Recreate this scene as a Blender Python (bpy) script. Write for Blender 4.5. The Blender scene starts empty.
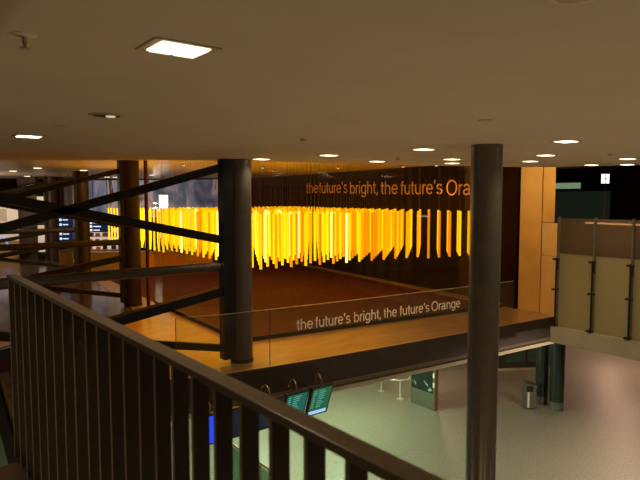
import bpy, bmesh, math, random
from mathutils import Vector, Matrix
random.seed(7)
scene = bpy.context.scene
COL = scene.collection
EYE = 7.0            # camera height above the lower hall floor
CEIL = 7.74          # underside of the near soffit
HIGH = 8.10          # underside of the raised ceiling behind it
WALK = 3.78          # walkway level
rad = math.radians

# ------------------------------------------------------------------ materials
def mat(name, col, rough=0.5, metal=0.0, var=0.0, scale=6.0, emit=None, estr=1.0, bump=0.0, stretch=None, spec=0.5, col2=None, detail=4.0):
    m = bpy.data.materials.new(name); m.use_nodes = True
    nt = m.node_tree; b = nt.nodes['Principled BSDF']
    b.inputs['Base Color'].default_value = (*col, 1)
    b.inputs['Roughness'].default_value = rough
    b.inputs['Metallic'].default_value = metal
    b.inputs['Specular IOR Level'].default_value = spec
    if var > 0 or bump > 0:
        tc = nt.nodes.new('ShaderNodeTexCoord'); mp = nt.nodes.new('ShaderNodeMapping')
        if stretch: mp.inputs['Scale'].default_value = stretch
        nz = nt.nodes.new('ShaderNodeTexNoise'); nz.inputs['Scale'].default_value = scale; nz.inputs['Detail'].default_value = detail
        nt.links.new(tc.outputs['Object'], mp.inputs['Vector']); nt.links.new(mp.outputs['Vector'], nz.inputs['Vector'])
        if var > 0:
            r = nt.nodes.new('ShaderNodeValToRGB')
            c2 = col2 or tuple(min(1, c * (1 + var)) for c in col)
            r.color_ramp.elements[0].position = 0.35; r.color_ramp.elements[1].position = 0.65
            r.color_ramp.elements[0].color = (*[c * (1 - var) for c in col], 1) if not col2 else (*col, 1)
            r.color_ramp.elements[1].color = (*c2, 1)
            nt.links.new(nz.outputs['Fac'], r.inputs['Fac']); nt.links.new(r.outputs['Color'], b.inputs['Base Color'])
        if bump > 0:
            bp = nt.nodes.new('ShaderNodeBump'); bp.inputs['Strength'].default_value = bump; bp.inputs['Distance'].default_value = 0.01
            nt.links.new(nz.outputs['Fac'], bp.inputs['Height']); nt.links.new(bp.outputs['Normal'], b.inputs['Normal'])
    if emit:
        b.inputs['Emission Color'].default_value = (*emit, 1); b.inputs['Emission Strength'].default_value = estr
    return m

def glass(name, tint=(0.9, 0.9, 0.9), base=0.05, edge=0.5, haze=0.0, hazecol=(0.5, 0.4, 0.2), rough=0.02):
    """clear pane: see-through, mirror-like towards grazing angles, optional frosting"""
    m = bpy.data.materials.new(name); m.use_nodes = True
    nt = m.node_tree; nt.nodes.clear()
    out = nt.nodes.new('ShaderNodeOutputMaterial')
    tr = nt.nodes.new('ShaderNodeBsdfTransparent'); tr.inputs['Color'].default_value = (*tint, 1)
    gl = nt.nodes.new('ShaderNodeBsdfGlossy'); gl.inputs['Roughness'].default_value = rough
    lw = nt.nodes.new('ShaderNodeLayerWeight'); lw.inputs['Blend'].default_value = 0.5
    pw = nt.nodes.new('ShaderNodeMath'); pw.operation = 'POWER'; pw.inputs[1].default_value = 4.0
    ma = nt.nodes.new('ShaderNodeMath'); ma.operation = 'MULTIPLY_ADD'; ma.inputs[1].default_value = edge; ma.inputs[2].default_value = base
    nt.links.new(lw.outputs['Facing'], pw.inputs[0]); nt.links.new(pw.outputs[0], ma.inputs[0])
    mx = nt.nodes.new('ShaderNodeMixShader')
    first = tr.outputs[0]
    if haze > 0:
        df = nt.nodes.new('ShaderNodeBsdfDiffuse'); df.inputs['Color'].default_value = (*hazecol, 1)
        tl = nt.nodes.new('ShaderNodeBsdfTranslucent'); tl.inputs['Color'].default_value = (*hazecol, 1)
        m2 = nt.nodes.new('ShaderNodeMixShader'); m2.inputs[0].default_value = 0.4
        nt.links.new(df.outputs[0], m2.inputs[1]); nt.links.new(tl.outputs[0], m2.inputs[2])
        m3 = nt.nodes.new('ShaderNodeMixShader'); m3.inputs[0].default_value = haze
        nt.links.new(tr.outputs[0], m3.inputs[1]); nt.links.new(m2.outputs[0], m3.inputs[2]); first = m3.outputs[0]
    nt.links.new(ma.outputs[0], mx.inputs[0]); nt.links.new(first, mx.inputs[1]); nt.links.new(gl.outputs[0], mx.inputs[2])
    nt.links.new(mx.outputs[0], out.inputs['Surface'])
    return m

M = {}
M['ceiling'] = mat('ceiling plaster', (0.62, 0.55, 0.45), 0.85, var=0.03, scale=1.5)
M['highceil'] = mat('raised ceiling panels', (0.58, 0.48, 0.37), 0.34, var=0.08, scale=2, stretch=(0.4, 3, 1))
M['terrazzo'] = mat('speckled terrazzo', (0.195, 0.178, 0.150), 0.46, col2=(0.255, 0.232, 0.20), var=0.3, scale=13, stretch=(1.0, 1.0, 1.0), detail=9)
M['walkstone'] = mat('honed walkway stone', (0.36, 0.225, 0.10), 0.28, var=0.18, scale=1.6, stretch=(1, 3, 1))
M['darkfloor'] = mat('polished dark brown floor', (0.085, 0.052, 0.034), 0.16, var=0.2, scale=1.2)
M['carpet'] = mat('red brown carpet', (0.072, 0.0125, 0.0025), 0.7, var=0.25, scale=9, spec=0.12)
M['darkwall'] = mat('dark brown wall lacquer', (0.013, 0.0042, 0.0014), 0.6, var=0.15, scale=3, stretch=(1, 8, 0.2), spec=0.08)
M['fascia'] = mat('dark bronze fascia', (0.055, 0.038, 0.026), 0.55, var=0.12, scale=4)
M['lip'] = mat('brown metal lip', (0.16, 0.11, 0.065), 0.5, var=0.1, scale=5)
M['black'] = mat('black recess', (0.008, 0.007, 0.006), 0.6, var=0.1, scale=5)
M['tan'] = mat('tan edge panel', (0.66, 0.57, 0.43), 0.6, var=0.06, scale=3)
M['curb'] = mat('pale curb stone', (0.48, 0.44, 0.32), 0.55, var=0.06, scale=3)
M['colgrey'] = mat('dark grey column paint', (0.15, 0.135, 0.115), 0.32, metal=0.3, var=0.08, scale=5)
M['colbrown'] = mat('orange-lit column brown', (0.050, 0.022, 0.008), 0.5, var=0.12, scale=5)  # orange light on the columns put into the brown; also on shop piers
M['truss'] = mat('black truss steel', (0.013, 0.0115, 0.010), 0.42, metal=0.2, var=0.1, scale=6)
M['pipe'] = mat('brown grey pipe steel', (0.085, 0.068, 0.055), 0.38, metal=0.3, var=0.1, scale=6)
M['rail'] = mat('brown grey handrail paint', (0.21, 0.165, 0.12), 0.30, metal=0.2, var=0.08, scale=14)
M['baluster'] = mat('dark brown baluster paint', (0.045, 0.032, 0.022), 0.42, metal=0.2, var=0.1, scale=14)
M['edge'] = mat('lit baluster edge', (0.34, 0.27, 0.19), 0.4, metal=0.2, var=0.08, scale=20)  # narrow faces lighter: light from the west put into the colour
M['redpipe'] = mat('oxide red pipe', (0.11, 0.022, 0.008), 0.5, var=0.1, scale=8)
M['yellow'] = mat('ochre wall panel', (0.62, 0.38, 0.12), 0.55, var=0.07, scale=1.4)
M['beige'] = mat('beige wall panel', (0.66, 0.46, 0.22), 0.55, var=0.06, scale=1.4)
M['steel'] = mat('brushed stainless', (0.48, 0.45, 0.38), 0.32, metal=0.8, var=0.08, scale=20, stretch=(1, 1, 0.1))
M['chrome'] = mat('polished steel tube', (0.72, 0.70, 0.62), 0.28, metal=0.6, var=0.04, scale=20)
M['dullsteel'] = mat('dull steel sheet', (0.17, 0.165, 0.13), 0.38, metal=0.5, var=0.03, scale=6)
M['teal'] = mat('dark teal column paint', (0.024, 0.036, 0.030), 0.35, metal=0.2, var=0.12, scale=5)
M['whitelamp'] = mat('lamp diffuser', (0.9, 0.85, 0.75), 0.4, emit=(1.0, 0.86, 0.62), estr=2.6)
M['trim'] = mat('lamp trim', (0.50, 0.43, 0.31), 0.45, metal=0.1, var=0.05, scale=20)
M['offwhite'] = mat('off white plastic', (0.78, 0.72, 0.60), 0.5, var=0.04, scale=20)
M['letter_up'] = mat('orange brown letter', (0.95, 0.56, 0.22), 0.42, metal=0.0, var=0.06, scale=4)
M['letter_low'] = mat('cream letter film', (0.95, 0.86, 0.66), 0.6, var=0.03, scale=9)
M['frontglass'] = glass('enclosure glass', (0.95, 0.94, 0.92), 0.036, 0.42)
M['frosted'] = glass('frosted tan glass', (0.85, 0.85, 0.7), 0.03, 0.22, haze=0.72, hazecol=(0.66, 0.60, 0.35), rough=0.15)
M['upperglass'] = glass('brown tinted glass', (0.55, 0.42, 0.30), 0.03, 0.22, haze=0.42, hazecol=(0.52, 0.40, 0.27), rough=0.1)
M['balglass'] = glass('balustrade glass', (0.93, 0.93, 0.90), 0.03, 0.4, haze=0.03, hazecol=(0.60, 0.52, 0.36))
M['glassedge'] = mat('light-catching glass edge', (0.50, 0.36, 0.22), 0.3, var=0.4, scale=9)  # light caught along the top edge put into the colour
M['greenglass'] = glass('green barrier glass', (0.35, 0.48, 0.38), 0.05, 0.4)
M['copper'] = mat('warm polished handrail', (0.62, 0.42, 0.26), 0.25, metal=0.9, var=0.05, scale=20)
M['wire'] = mat('hanging wire', (0.14, 0.07, 0.02), 0.4, metal=0.5, var=0.05, scale=30)
M['amber'] = mat('amber stick', (0.8, 0.35, 0.01), 0.5, var=0.03, scale=6, emit=(1.0, 0.42, 0.0), estr=1.0)
M['yellowstick'] = mat('yellow stick', (0.85, 0.55, 0.02), 0.5, var=0.03, scale=6, emit=(1.0, 0.66, 0.003), estr=1.2)
M['paleglow'] = mat('pale glowing stick', (0.9, 0.75, 0.3), 0.5, var=0.03, scale=6, emit=(1.0, 0.82, 0.25), estr=2.2)
M['deepamber'] = mat('deep amber stick', (0.7, 0.26, 0.01), 0.5, var=0.03, scale=6, emit=(0.9, 0.32, 0.0), estr=0.85)
M['screenblack'] = mat('screen bezel', (0.012, 0.012, 0.012), 0.35, var=0.05, scale=20)
M['screenoff'] = mat('dark navy screen', (0.010, 0.012, 0.022), 0.2, var=0.1, scale=3, emit=(0.01, 0.014, 0.03), estr=0.6)
M['screengreen'] = mat('green screen', (0.01, 0.08, 0.05), 0.25, var=0.1, scale=3, emit=(0.010, 0.115, 0.060), estr=0.85)
M['screenteal'] = mat('teal screen', (0.01, 0.08, 0.08), 0.25, var=0.1, scale=3, emit=(0.006, 0.11, 0.085), estr=0.9)
M['screenblue'] = mat('blue screen', (0.01, 0.03, 0.3), 0.25, var=0.1, scale=3, emit=(0.015, 0.07, 0.85), estr=1.0)
M['screentext'] = mat('screen text rows', (0.2, 0.5, 0.4), 0.4, var=0.05, scale=30, emit=(0.10, 0.42, 0.30), estr=0.8)
M['screenbar'] = mat('pale blue screen bar', (0.4, 0.6, 0.9), 0.4, var=0.05, scale=30, emit=(0.36, 0.62, 1.0), estr=0.9)
M['boardnavy'] = mat('navy board face', (0.008, 0.018, 0.06), 0.4, var=0.1, scale=5, emit=(0.004, 0.012, 0.05), estr=1.0)
M['boardtext'] = mat('white board marks', (0.8, 0.85, 0.9), 0.4, var=0.03, scale=30, emit=(0.75, 0.88, 1.0), estr=1.0)
M['cyansign'] = mat('backlit sign face', (0.8, 0.9, 0.95), 0.4, var=0.03, scale=5, emit=(0.82, 0.98, 1.0), estr=3.0)
M['whitesign'] = mat('white lit sign face', (0.9, 0.9, 0.88), 0.4, var=0.03, scale=5, emit=(1.0, 0.97, 0.88), estr=1.6)
M['greenreflection'] = mat('painted green reflection', (0.5, 0.7, 0.5), 0.4, var=0.03, scale=5, emit=(0.20, 0.30, 0.18), estr=0.75)  # glow for a reflection on the dark hall wall
M['greenpanel'] = mat('dark green glazing with painted glow', (0.020, 0.038, 0.018), 0.18, var=0.25, scale=1.5, stretch=(1, 0.4, 4), emit=(0.007, 0.010, 0.006), estr=1.0)  # faint glow stands for green reflections in the dark glass
M['voidblack'] = mat('black brown panelling', (0.012, 0.008, 0.005), 0.6, var=0.2, scale=2)
M['fin'] = mat('olive grey fin paint', (0.22, 0.20, 0.13), 0.5, var=0.06, scale=6)
M['brightstrip'] = mat('bright strip tube', (0.8, 0.75, 0.6), 0.4, var=0.03, scale=5, emit=(1.0, 0.85, 0.6), estr=4)
M['striplamp'] = mat('warm strip lamp', (0.8, 0.75, 0.6), 0.4, var=0.03, scale=5, emit=(0.62, 0.52, 0.34), estr=0.8)
M['counter'] = mat('orange fluted counter', (0.75, 0.36, 0.05), 0.5, var=0.12, scale=3)
M['counterpale'] = mat('tan counter panel', (0.55, 0.36, 0.16), 0.5, var=0.08, scale=3)
M['bottle'] = mat('dark bottle glass', (0.020, 0.014, 0.010), 0.15, var=0.1, scale=12)
M['cup'] = mat('pale cup', (0.72, 0.70, 0.62), 0.35, var=0.04, scale=12)
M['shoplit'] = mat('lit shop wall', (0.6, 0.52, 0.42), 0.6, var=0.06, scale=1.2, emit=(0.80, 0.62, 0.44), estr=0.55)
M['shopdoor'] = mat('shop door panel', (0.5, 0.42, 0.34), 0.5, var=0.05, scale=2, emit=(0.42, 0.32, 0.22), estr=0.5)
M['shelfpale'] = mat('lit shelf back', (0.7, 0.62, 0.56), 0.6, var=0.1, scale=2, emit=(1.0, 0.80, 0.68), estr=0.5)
M['neon'] = mat('blue neon tube', (0.1, 0.2, 0.8), 0.4, var=0.03, scale=5, emit=(0.07, 0.18, 1.0), estr=1.3)
M['goods'] = mat('dark goods', (0.05, 0.04, 0.035), 0.5, var=0.2, scale=9)
M['goodsred'] = mat('pinkish goods', (0.55, 0.24, 0.2), 0.5, var=0.1, scale=9)
M['orangeedge'] = mat('orange brown edge', (0.17, 0.065, 0.03), 0.45, var=0.1, scale=6)
M['poster'] = None

def mural_mat(name, cols, scale, estr, stretch=(1, 1, 1), dist=1.2):
    m = bpy.data.materials.new(name); m.use_nodes = True
    nt = m.node_tree; b = nt.nodes['Principled BSDF']; b.inputs['Roughness'].default_value = 0.4
    tc = nt.nodes.new('ShaderNodeTexCoord'); mp = nt.nodes.new('ShaderNodeMapping'); mp.inputs['Scale'].default_value = stretch
    nz = nt.nodes.new('ShaderNodeTexNoise'); nz.inputs['Scale'].default_value = scale; nz.inputs['Detail'].default_value = 3; nz.inputs['Distortion'].default_value = dist
    r = nt.nodes.new('ShaderNodeValToRGB')
    els = r.color_ramp.elements
    els[0].position = cols[0][0]; els[0].color = (*cols[0][1], 1); els[1].position = cols[-1][0]; els[1].color = (*cols[-1][1], 1)
    for p, c in cols[1:-1]:
        e = els.new(p); e.color = (*c, 1)
    L = nt.links.new
    L(tc.outputs['Object'], mp.inputs['Vector']); L(mp.outputs['Vector'], nz.inputs['Vector']); L(nz.outputs['Fac'], r.inputs['Fac'])
    L(r.outputs['Color'], b.inputs['Base Color']); L(r.outputs['Color'], b.inputs['Emission Color']); b.inputs['Emission Strength'].default_value = estr
    return m
M['mural'] = mural_mat('blurred blue grey mural with painted light', [(0.30, (0.025, 0.03, 0.06)), (0.45, (0.10, 0.11, 0.16)), (0.55, (0.20, 0.19, 0.22)), (0.62, (0.34, 0.24, 0.19)), (0.70, (0.05, 0.035, 0.04))], 0.8, 0.9, (1, 1, 0.45))  # lamp light falling on the mural is put into its emission
M['poster'] = mural_mat('dark poster with pale shapes', [(0.35, (0.005, 0.008, 0.007)), (0.56, (0.010, 0.02, 0.016)), (0.63, (0.03, 0.06, 0.05)), (0.67, (0.26, 0.32, 0.30))], 2.0, 0.25, (1, 1, 1), 2.0)

# ------------------------------------------------------------------ mesh helpers
class MB:
    def __init__(self): self.bm = bmesh.new()
    def box(self, x0, y0, z0, x1, y1, z1, m=None):
        vs = [self.bm.verts.new(Vector(p) if m is None else m @ Vector(p)) for p in
              ((x0, y0, z0), (x1, y0, z0), (x1, y1, z0), (x0, y1, z0), (x0, y0, z1), (x1, y0, z1), (x1, y1, z1), (x0, y1, z1))]
        for f in ((3, 2, 1, 0), (4, 5, 6, 7), (0, 1, 5, 4), (1, 2, 6, 5), (2, 3, 7, 6), (3, 0, 4, 7)):
            self.bm.faces.new([vs[i] for i in f])
        return self
    def prism(self, poly, z0, z1):
        a = [self.bm.verts.new((x, y, z0)) for x, y in poly]; b = [self.bm.verts.new((x, y, z1)) for x, y in poly]
        n = len(poly)
        self.bm.faces.new(list(reversed(a))); self.bm.faces.new(b)
        for i in range(n): self.bm.faces.new([a[i], a[(i + 1) % n], b[(i + 1) % n], b[i]])
        bmesh.ops.recalc_face_normals(self.bm, faces=self.bm.faces[:])
        return self
    def strip(self, pts, thick, z0, z1, side=1):
        """wall following pts, thickened to its left (side=1) or right"""
        off = []
        for i, p in enumerate(pts):
            q = pts[min(i + 1, len(pts) - 1)]; r = pts[max(i - 1, 0)]
            d = Vector((q[0] - r[0], q[1] - r[1])).normalized(); nrm = Vector((-d.y, d.x)) * thick * side
            off.append((p[0] + nrm.x, p[1] + nrm.y))
        return self.prism(list(pts) + off[::-1], z0, z1)
    def tube(self, pts, r, seg=14, caps=True):
        pts = [Vector(p) for p in pts]; rings = []
        for i, p in enumerate(pts):
            d = (pts[min(i + 1, len(pts) - 1)] - pts[max(i - 1, 0)]).normalized()
            u = d.cross(Vector((0, 0, 1)));
            if u.length < 1e-4: u = Vector((1, 0, 0))
            u.normalize(); v = u.cross(d)
            rr = r[i] if isinstance(r, (list, tuple)) else r
            rings.append([self.bm.verts.new(p + (u * math.cos(t) + v * math.sin(t)) * rr) for t in [2 * math.pi * k / seg for k in range(seg)]])
        for a, b in zip(rings, rings[1:]):
            for k in range(seg): self.bm.faces.new([a[k], a[(k + 1) % seg], b[(k + 1) % seg], b[k]])
        if caps: self.bm.faces.new(rings[0][::-1]); self.bm.faces.new(rings[-1])
        bmesh.ops.recalc_face_normals(self.bm, faces=self.bm.faces[:])
        return self
    def beam(self, p0, p1, w, h):
        """rectangular bar from p0 to p1; w across (horizontal), h in the vertical plane"""
        p0, p1 = Vector(p0), Vector(p1); d = (p1 - p0).normalized()
        u = d.cross(Vector((0, 0, 1))).normalized(); v = u.cross(d)
        m = Matrix.Translation(p0) @ Matrix((u, v, d)).transposed().to_4x4()
        return self.box(-w / 2, -h / 2, 0, w / 2, h / 2, (p1 - p0).length, m)
    def lathe(self, prof, seg=24, c=(0, 0, 0)):
        rings = []
        for r, z in prof:
            rings.append([self.bm.verts.new((c[0] + r * math.cos(2 * math.pi * k / seg), c[1] + r * math.sin(2 * math.pi * k / seg), c[2] + z)) for k in range(seg)])
        for a, b in zip(rings, rings[1:]):
            for k in range(seg): self.bm.faces.new([a[k], a[(k + 1) % seg], b[(k + 1) % seg], b[k]])
        self.bm.faces.new(rings[0][::-1]); self.bm.faces.new(rings[-1])
        bmesh.ops.recalc_face_normals(self.bm, faces=self.bm.faces[:])
        return self
    def build(self, name, material, parent=None, bevel=0.0, smooth=False, loc=None):
        me = bpy.data.meshes.new(name)
        if bevel > 0:
            bmesh.ops.bevel(self.bm, geom=self.bm.edges[:], offset=bevel, segments=2, affect='EDGES', profile=0.5)
        self.bm.to_mesh(me); self.bm.free()
        me.materials.append(material)
        if smooth:
            for p in me.polygons: p.use_smooth = True
            me.set_sharp_from_angle(angle=rad(40))
        o = bpy.data.objects.new(name, me); COL.objects.link(o)
        if parent: o.parent = parent
        if loc: o.location = loc
        return o

def tag(o, label, cat, group=None, kind=None):
    o['label'] = label; o['category'] = cat
    if group: o['group'] = group
    if kind: o['kind'] = kind
    return o
def thing(name, label, cat, loc=(0, 0, 0), rotz=0.0, group=None, kind='thing'):
    o = bpy.data.objects.new(name, None); COL.objects.link(o)
    o.location = loc; o.rotation_euler = (0, 0, rotz); o.empty_display_size = 0.1
    return tag(o, label, cat, group, kind)
def struct(o): o['kind'] = 'structure'; return o
def dup(root, loc, label, rotz=None):
    r = root.copy(); COL.objects.link(r); r.location = loc; r['label'] = label
    if rotz is not None: r.rotation_euler = (0, 0, rotz)
    for ch in list(root.children):
        c = ch.copy(); COL.objects.link(c); c.parent = r
        for g in list(ch.children):
            d = g.copy(); COL.objects.link(d); d.parent = c
    return r
def lamp(kind, name, loc, energy, col, parent=None, radius=0.06, angle=140, blend=0.6, target=None):
    l = bpy.data.lights.new(name, kind); l.energy = energy; l.color = col; l.shadow_soft_size = radius
    if kind == 'SPOT': l.spot_size = rad(angle); l.spot_blend = blend
    o = bpy.data.objects.new(name, l); COL.objects.link(o); o.location = loc
    if target is not None: o.rotation_euler = (Vector(target) - Vector(loc)).to_track_quat('-Z', 'Y').to_euler()
    if parent: o.parent = parent
    return o

# ------------------------------------------------------------------ setting: floors, slabs, ceilings, walls
struct(MB().box(-16, -10, -0.3, 34, 46, 0).build('floor', M['terrazzo']))
# walkway slab (upper floor) with its opening on the west
slab_edge = [(3.6, 9.75), (5.0, 9.32), (6.55, 9.12), (8.68, 8.93), (11.27, 8.71), (14.66, 8.45)]
slab = [(-14, 14.9), (1.6, 14.4)] + slab_edge + [(14.66, 9.2), (24, 9.2), (24, 46), (-14, 46)]
struct(MB().prism(slab, 3.30, WALK).build('floor_walkway', M['walkstone']))
inset = lambda e: [(x, y + e) for x, y in slab_edge]
struct(MB().strip(inset(-0.012), 0.09, 3.25, WALK - 0.004, 1).build('trim_1', M['fascia']))
struct(MB().strip(inset(-0.035), 0.11, 3.17, 3.25, 1).build('trim_2', M['lip']))
struct(MB().strip(inset(0.10), 0.08, 3.11, 3.17, 1).build('trim_3', M['black']))
struct(MB().strip(inset(0.02), 0.12, 3.02, 3.11, 1).build('trim_4', M['tan']))
# east gallery floor, seen behind the frosted partition
gal = [(13.30, 1.5), (24, 1.5), (24, 9.2), (14.68, 9.2), (14.68, 8.40), (13.30, 7.76)]
struct(MB().prism(gal, 3.50, WALK).build('floor_gallery', M['walkstone']))
struct(MB().box(13.24, 1.5, 3.42, 13.40, 7.76, WALK + 0.05).build('trim_5', M['curb'], bevel=0.006))
# landing we stand on
struct(MB().prism([(-9, -6), (0.97, -6), (0.86, 5.02), (-9, 5.02)], 4.40, 4.90).build('floor_landing', M['darkfloor']))
struct(MB().prism([(-13.8, 16.0), (5.6, 15.6), (6.0, 17.0), (6.7, 22.5), (7.3, 27.0), (9.0, 36.0), (-13.8, 39.5)], WALK + 0.001, WALK + 0.006).build('floor_west', M['darkfloor']))
# near soffit and raised ceiling
edge = [(-13, 24.4), (2.03, 12.85), (4.35, 11.06), (6.05, 10.13), (9.45, 9.29), (12.33, 8.13), (12.99, 7.62), (13.72, 6.0), (14.6, 3.6), (16, -8)]
struct(MB().prism(edge + [(-13, -8)], CEIL, HIGH).build('ceiling', M['ceiling']))
struct(MB().box(-16, 2, HIGH, 26, 46, HIGH + 0.2).build('ceiling_raised', M['highceil']))

# dark east wall carrying the upper lettering: line x = 14.75 + .12 (y - 10)
wx = lambda y: 14.75 + 0.12 * (y - 10)
struct(MB().strip([(wx(9.75), 9.75), (wx(31.0), 31.0)], 0.25, WALK, HIGH, -1).build('wall_east', M['darkwall']))
struct(MB().strip([(wx(10.2) - .03, 10.2), (wx(30.9) - .03, 30.9)], 0.04, WALK + .012, WALK + 0.09, -1).build('baseboard_east', M['lip']))
struct(MB().strip([(-15, 40.5), (9.3, 36.3), (15.9, 28.2), (wx(31) + .2, 31.0)], 0.3, WALK, HIGH, 1).build('wall_north', M['darkwall']))
struct(MB().box(-15.3, 14, WALK, -15.0, 41, HIGH).build('wall_west', M['darkwall']))
# carpet of the enclosed well
struct(MB().prism([(6.40, 11.25), (14.6, 10.25), (wx(31) - .05, 31), (7.3, 23.0), (6.78, 16.95)], WALK + 0.002, WALK + 0.012).build('floor_carpet', M['carpet']))
# ochre wall beside the partition
struct(MB().box(14.78, 9.02, WALK, 15.1, 9.70, HIGH).build('wall_ochre', M['yellow']))
struct(MB().prism([(14.79, 9.0), (14.477, 8.335), (14.68, 8.455), (15.1, 9.0)], WALK, 5.42).build('wall_ochre_lower', M['beige']))
struct(MB().prism([(14.79, 9.0), (14.477, 8.335), (14.68, 8.455), (15.1, 9.0)], 5.435, 6.32).build('wall_beige', M['beige']))
struct(MB().prism([(14.79, 9.0), (14.553, 8.498), (14.76, 8.62), (15.1, 9.0)], 6.335, HIGH).build('wall_ochre_upper', M['yellow']))
# dark hall behind the partition
struct(MB().box(21.0, 1.0, WALK, 21.3, 14, HIGH).build('wall_gallery', M['voidblack']))
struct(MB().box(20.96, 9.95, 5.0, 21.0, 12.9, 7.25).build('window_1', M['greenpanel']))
struct(MB().box(20.2, 2.0, WALK, 20.4, 9.75, HIGH).build('wall_gallery_side', M['voidblack']))
struct(MB().box(15.2, 9.75, WALK, 21.0, 9.9, WALK + 0.9).build('wall_gallery_north', M['voidblack']))
# lower hall limits
struct(MB().box(-15, 33, 0, 33, 33.3, 3.3).build('wall_lower_north', M['tan']))
struct(MB().box(33, -9, 0, 33.3, 33, 3.3).build('wall_lower_east', M['tan']))

# ------------------------------------------------------------------ columns
def column(label, loc, top, r, m, plate=0.10):
    t = thing('round_column', label, 'column', loc)
    MB().lathe([(r, 0), (r, top - loc[2])], 40).build('shaft', m, t, smooth=True)
    MB().lathe([(r + 0.012, 0), (r + 0.012, 0.06), (r + 0.002, 0.075)], 40).build('base_collar', M['black'], t, smooth=True)
    if plate:
        b = MB().box(-r - plate, -0.10, 0.10, -r + 0.06, 0.10, top - loc[2] - 0.005)
        for z in (0.42, 0.5, 2.42, 2.5):
            for k in range(4):
                b.tube([(-r - plate + 0.03 + k * 0.045, -0.115, z), (-r - plate + 0.03 + k * 0.045, -0.09, z)], 0.011, 8)
        b.build('gusset_plate', M['truss'], t)
    return t
column('tall dark grey round column standing free in front of the walkway edge', (6.86, 5.05, 0), CEIL, 0.216, M['colgrey'], 0)
column('dark grey round column with braces at the walkway edge, left of the glowing sticks', (5.695, 9.90, WALK), CEIL, 0.215, M['colgrey'], 0.22)
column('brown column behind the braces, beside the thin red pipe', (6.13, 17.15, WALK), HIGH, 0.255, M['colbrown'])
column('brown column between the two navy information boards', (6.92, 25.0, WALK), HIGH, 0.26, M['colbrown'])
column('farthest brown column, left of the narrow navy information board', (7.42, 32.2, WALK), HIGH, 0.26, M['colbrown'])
o = MB().tube([(6.45, 16.75, WALK), (6.45, 16.75, HIGH)], 0.055, 14).build('service_pipe', M['redpipe'], None, smooth=True)
tag(o, 'thin dark red vertical pipe beside the brown column at the glass corner', 'pipe')

def truss(label, loc, dz, x0=-0.37):
    t = thing('column_brace', label, 'truss', loc, 0, 'steel braces reaching west from the columns')
    def bar(p0, p1, h, m='truss'):
        MB().beam(p0, p1, 0.11, h).build('diagonal_strut', M[m], t, bevel=0.012)
    bar((x0 + 0.06, 0, 3.80 + dz), (-8.2, 0, 1.63 + dz), 0.145)
    bar((x0 + 0.06, 0, 2.42), (-7.0, 0, 3.84), 0.155)
    c = MB().beam((x0 + 0.06, -0.05, 1.44), (-5.6, -0.05, 0.62), 0.05, 0.17)
    c.beam((x0 + 0.06, 0.06, 1.44), (-5.6, 0.06, 0.62), 0.05, 0.17).beam((x0 + .02, 0, 1.44), (-5.6, 0, 0.62), 0.1, 0.03)
    c.build('diagonal_strut', M['truss'], t)
    bar((x0 + 0.06, 0, 0.32), (-5.4, 0, 1.36), 0.14)
    MB().tube([(x0 + 0.02, 0, 1.915), (-8.2, 0, 1.915)], 0.088, 18).build('tie_pipe', M['pipe'], t, smooth=True)
    MB().tube([(x0 - 0.02, 0, 1.915), (x0 + 0.02, 0, 1.915)], 0.11, 18).build('pipe_flange', M['truss'], t)
    return t
truss('black crossing braces and pipe reaching left from the grey column at the walkway edge', (5.695, 9.90, WALK), 0.0, -0.46)
truss('braces reaching left from the brown column beside the red pipe', (6.13, 17.15, WALK), 0.22)
truss('distant braces reaching left from the brown column between the navy boards', (6.92, 25.0, WALK), 0.22)
truss('farthest braces, on the column left of the narrow navy board', (7.42, 32.2, WALK), 0.22)

# ------------------------------------------------------------------ foreground railing
rl = thing('balcony_railing', 'brown grey metal railing with flat balusters across the foreground', 'railing', (0.87, 2.5, 4.9))
xw = lambda y: 0.889 - 0.0138 * y
xe = lambda y: xw(y) + 0.068
ZR = 6.40
L0 = Vector((0.87, 2.5, 4.9))
ya, yb = -0.8, 5.10
b = MB(); b.prism([(xw(ya) - L0.x, ya - L0.y), (xe(ya) - L0.x, ya - L0.y), (xe(yb) - L0.x, yb - L0.y), (xw(yb) - L0.x, yb - L0.y)], ZR - 0.028 - L0.z, ZR - L0.z)
b.build('handrail', M['rail'], rl, bevel=0.003)
y = 5.048; k = 0
while y > -0.7:
    bb = MB().box(xw(y) + 0.004 - L0.x, y - 0.007 - L0.y, 4.93 - L0.z, xe(y) - 0.002 - L0.x, y + 0.007 - L0.y, ZR - 0.028 - L0.z)
    o = bb.build('baluster', M['baluster'], rl)
    e = MB().box(xw(y) + 0.002 - L0.x, y - 0.007 - L0.y, 4.93 - L0.z, xw(y) + 0.0045 - L0.x, y + 0.007 - L0.y, ZR - 0.028 - L0.z)
    e.build('baluster_edge', M['edge'], o)
    y -= 0.218 if y > 3.2 else (0.182 if y > 2.4 else 0.166); k += 1
bb = MB(); bb.prism([(xw(ya) + .02 - L0.x, ya - L0.y), (xe(ya) - L0.x + .01, ya - L0.y), (xe(5.03) - L0.x + .01, 5.03 - L0.y), (xw(5.03) + .02 - L0.x, 5.03 - L0.y)], 4.90 - L0.z, 4.93 - L0.z)
bb.build('bottom_bar', M['baluster'], rl)

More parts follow.
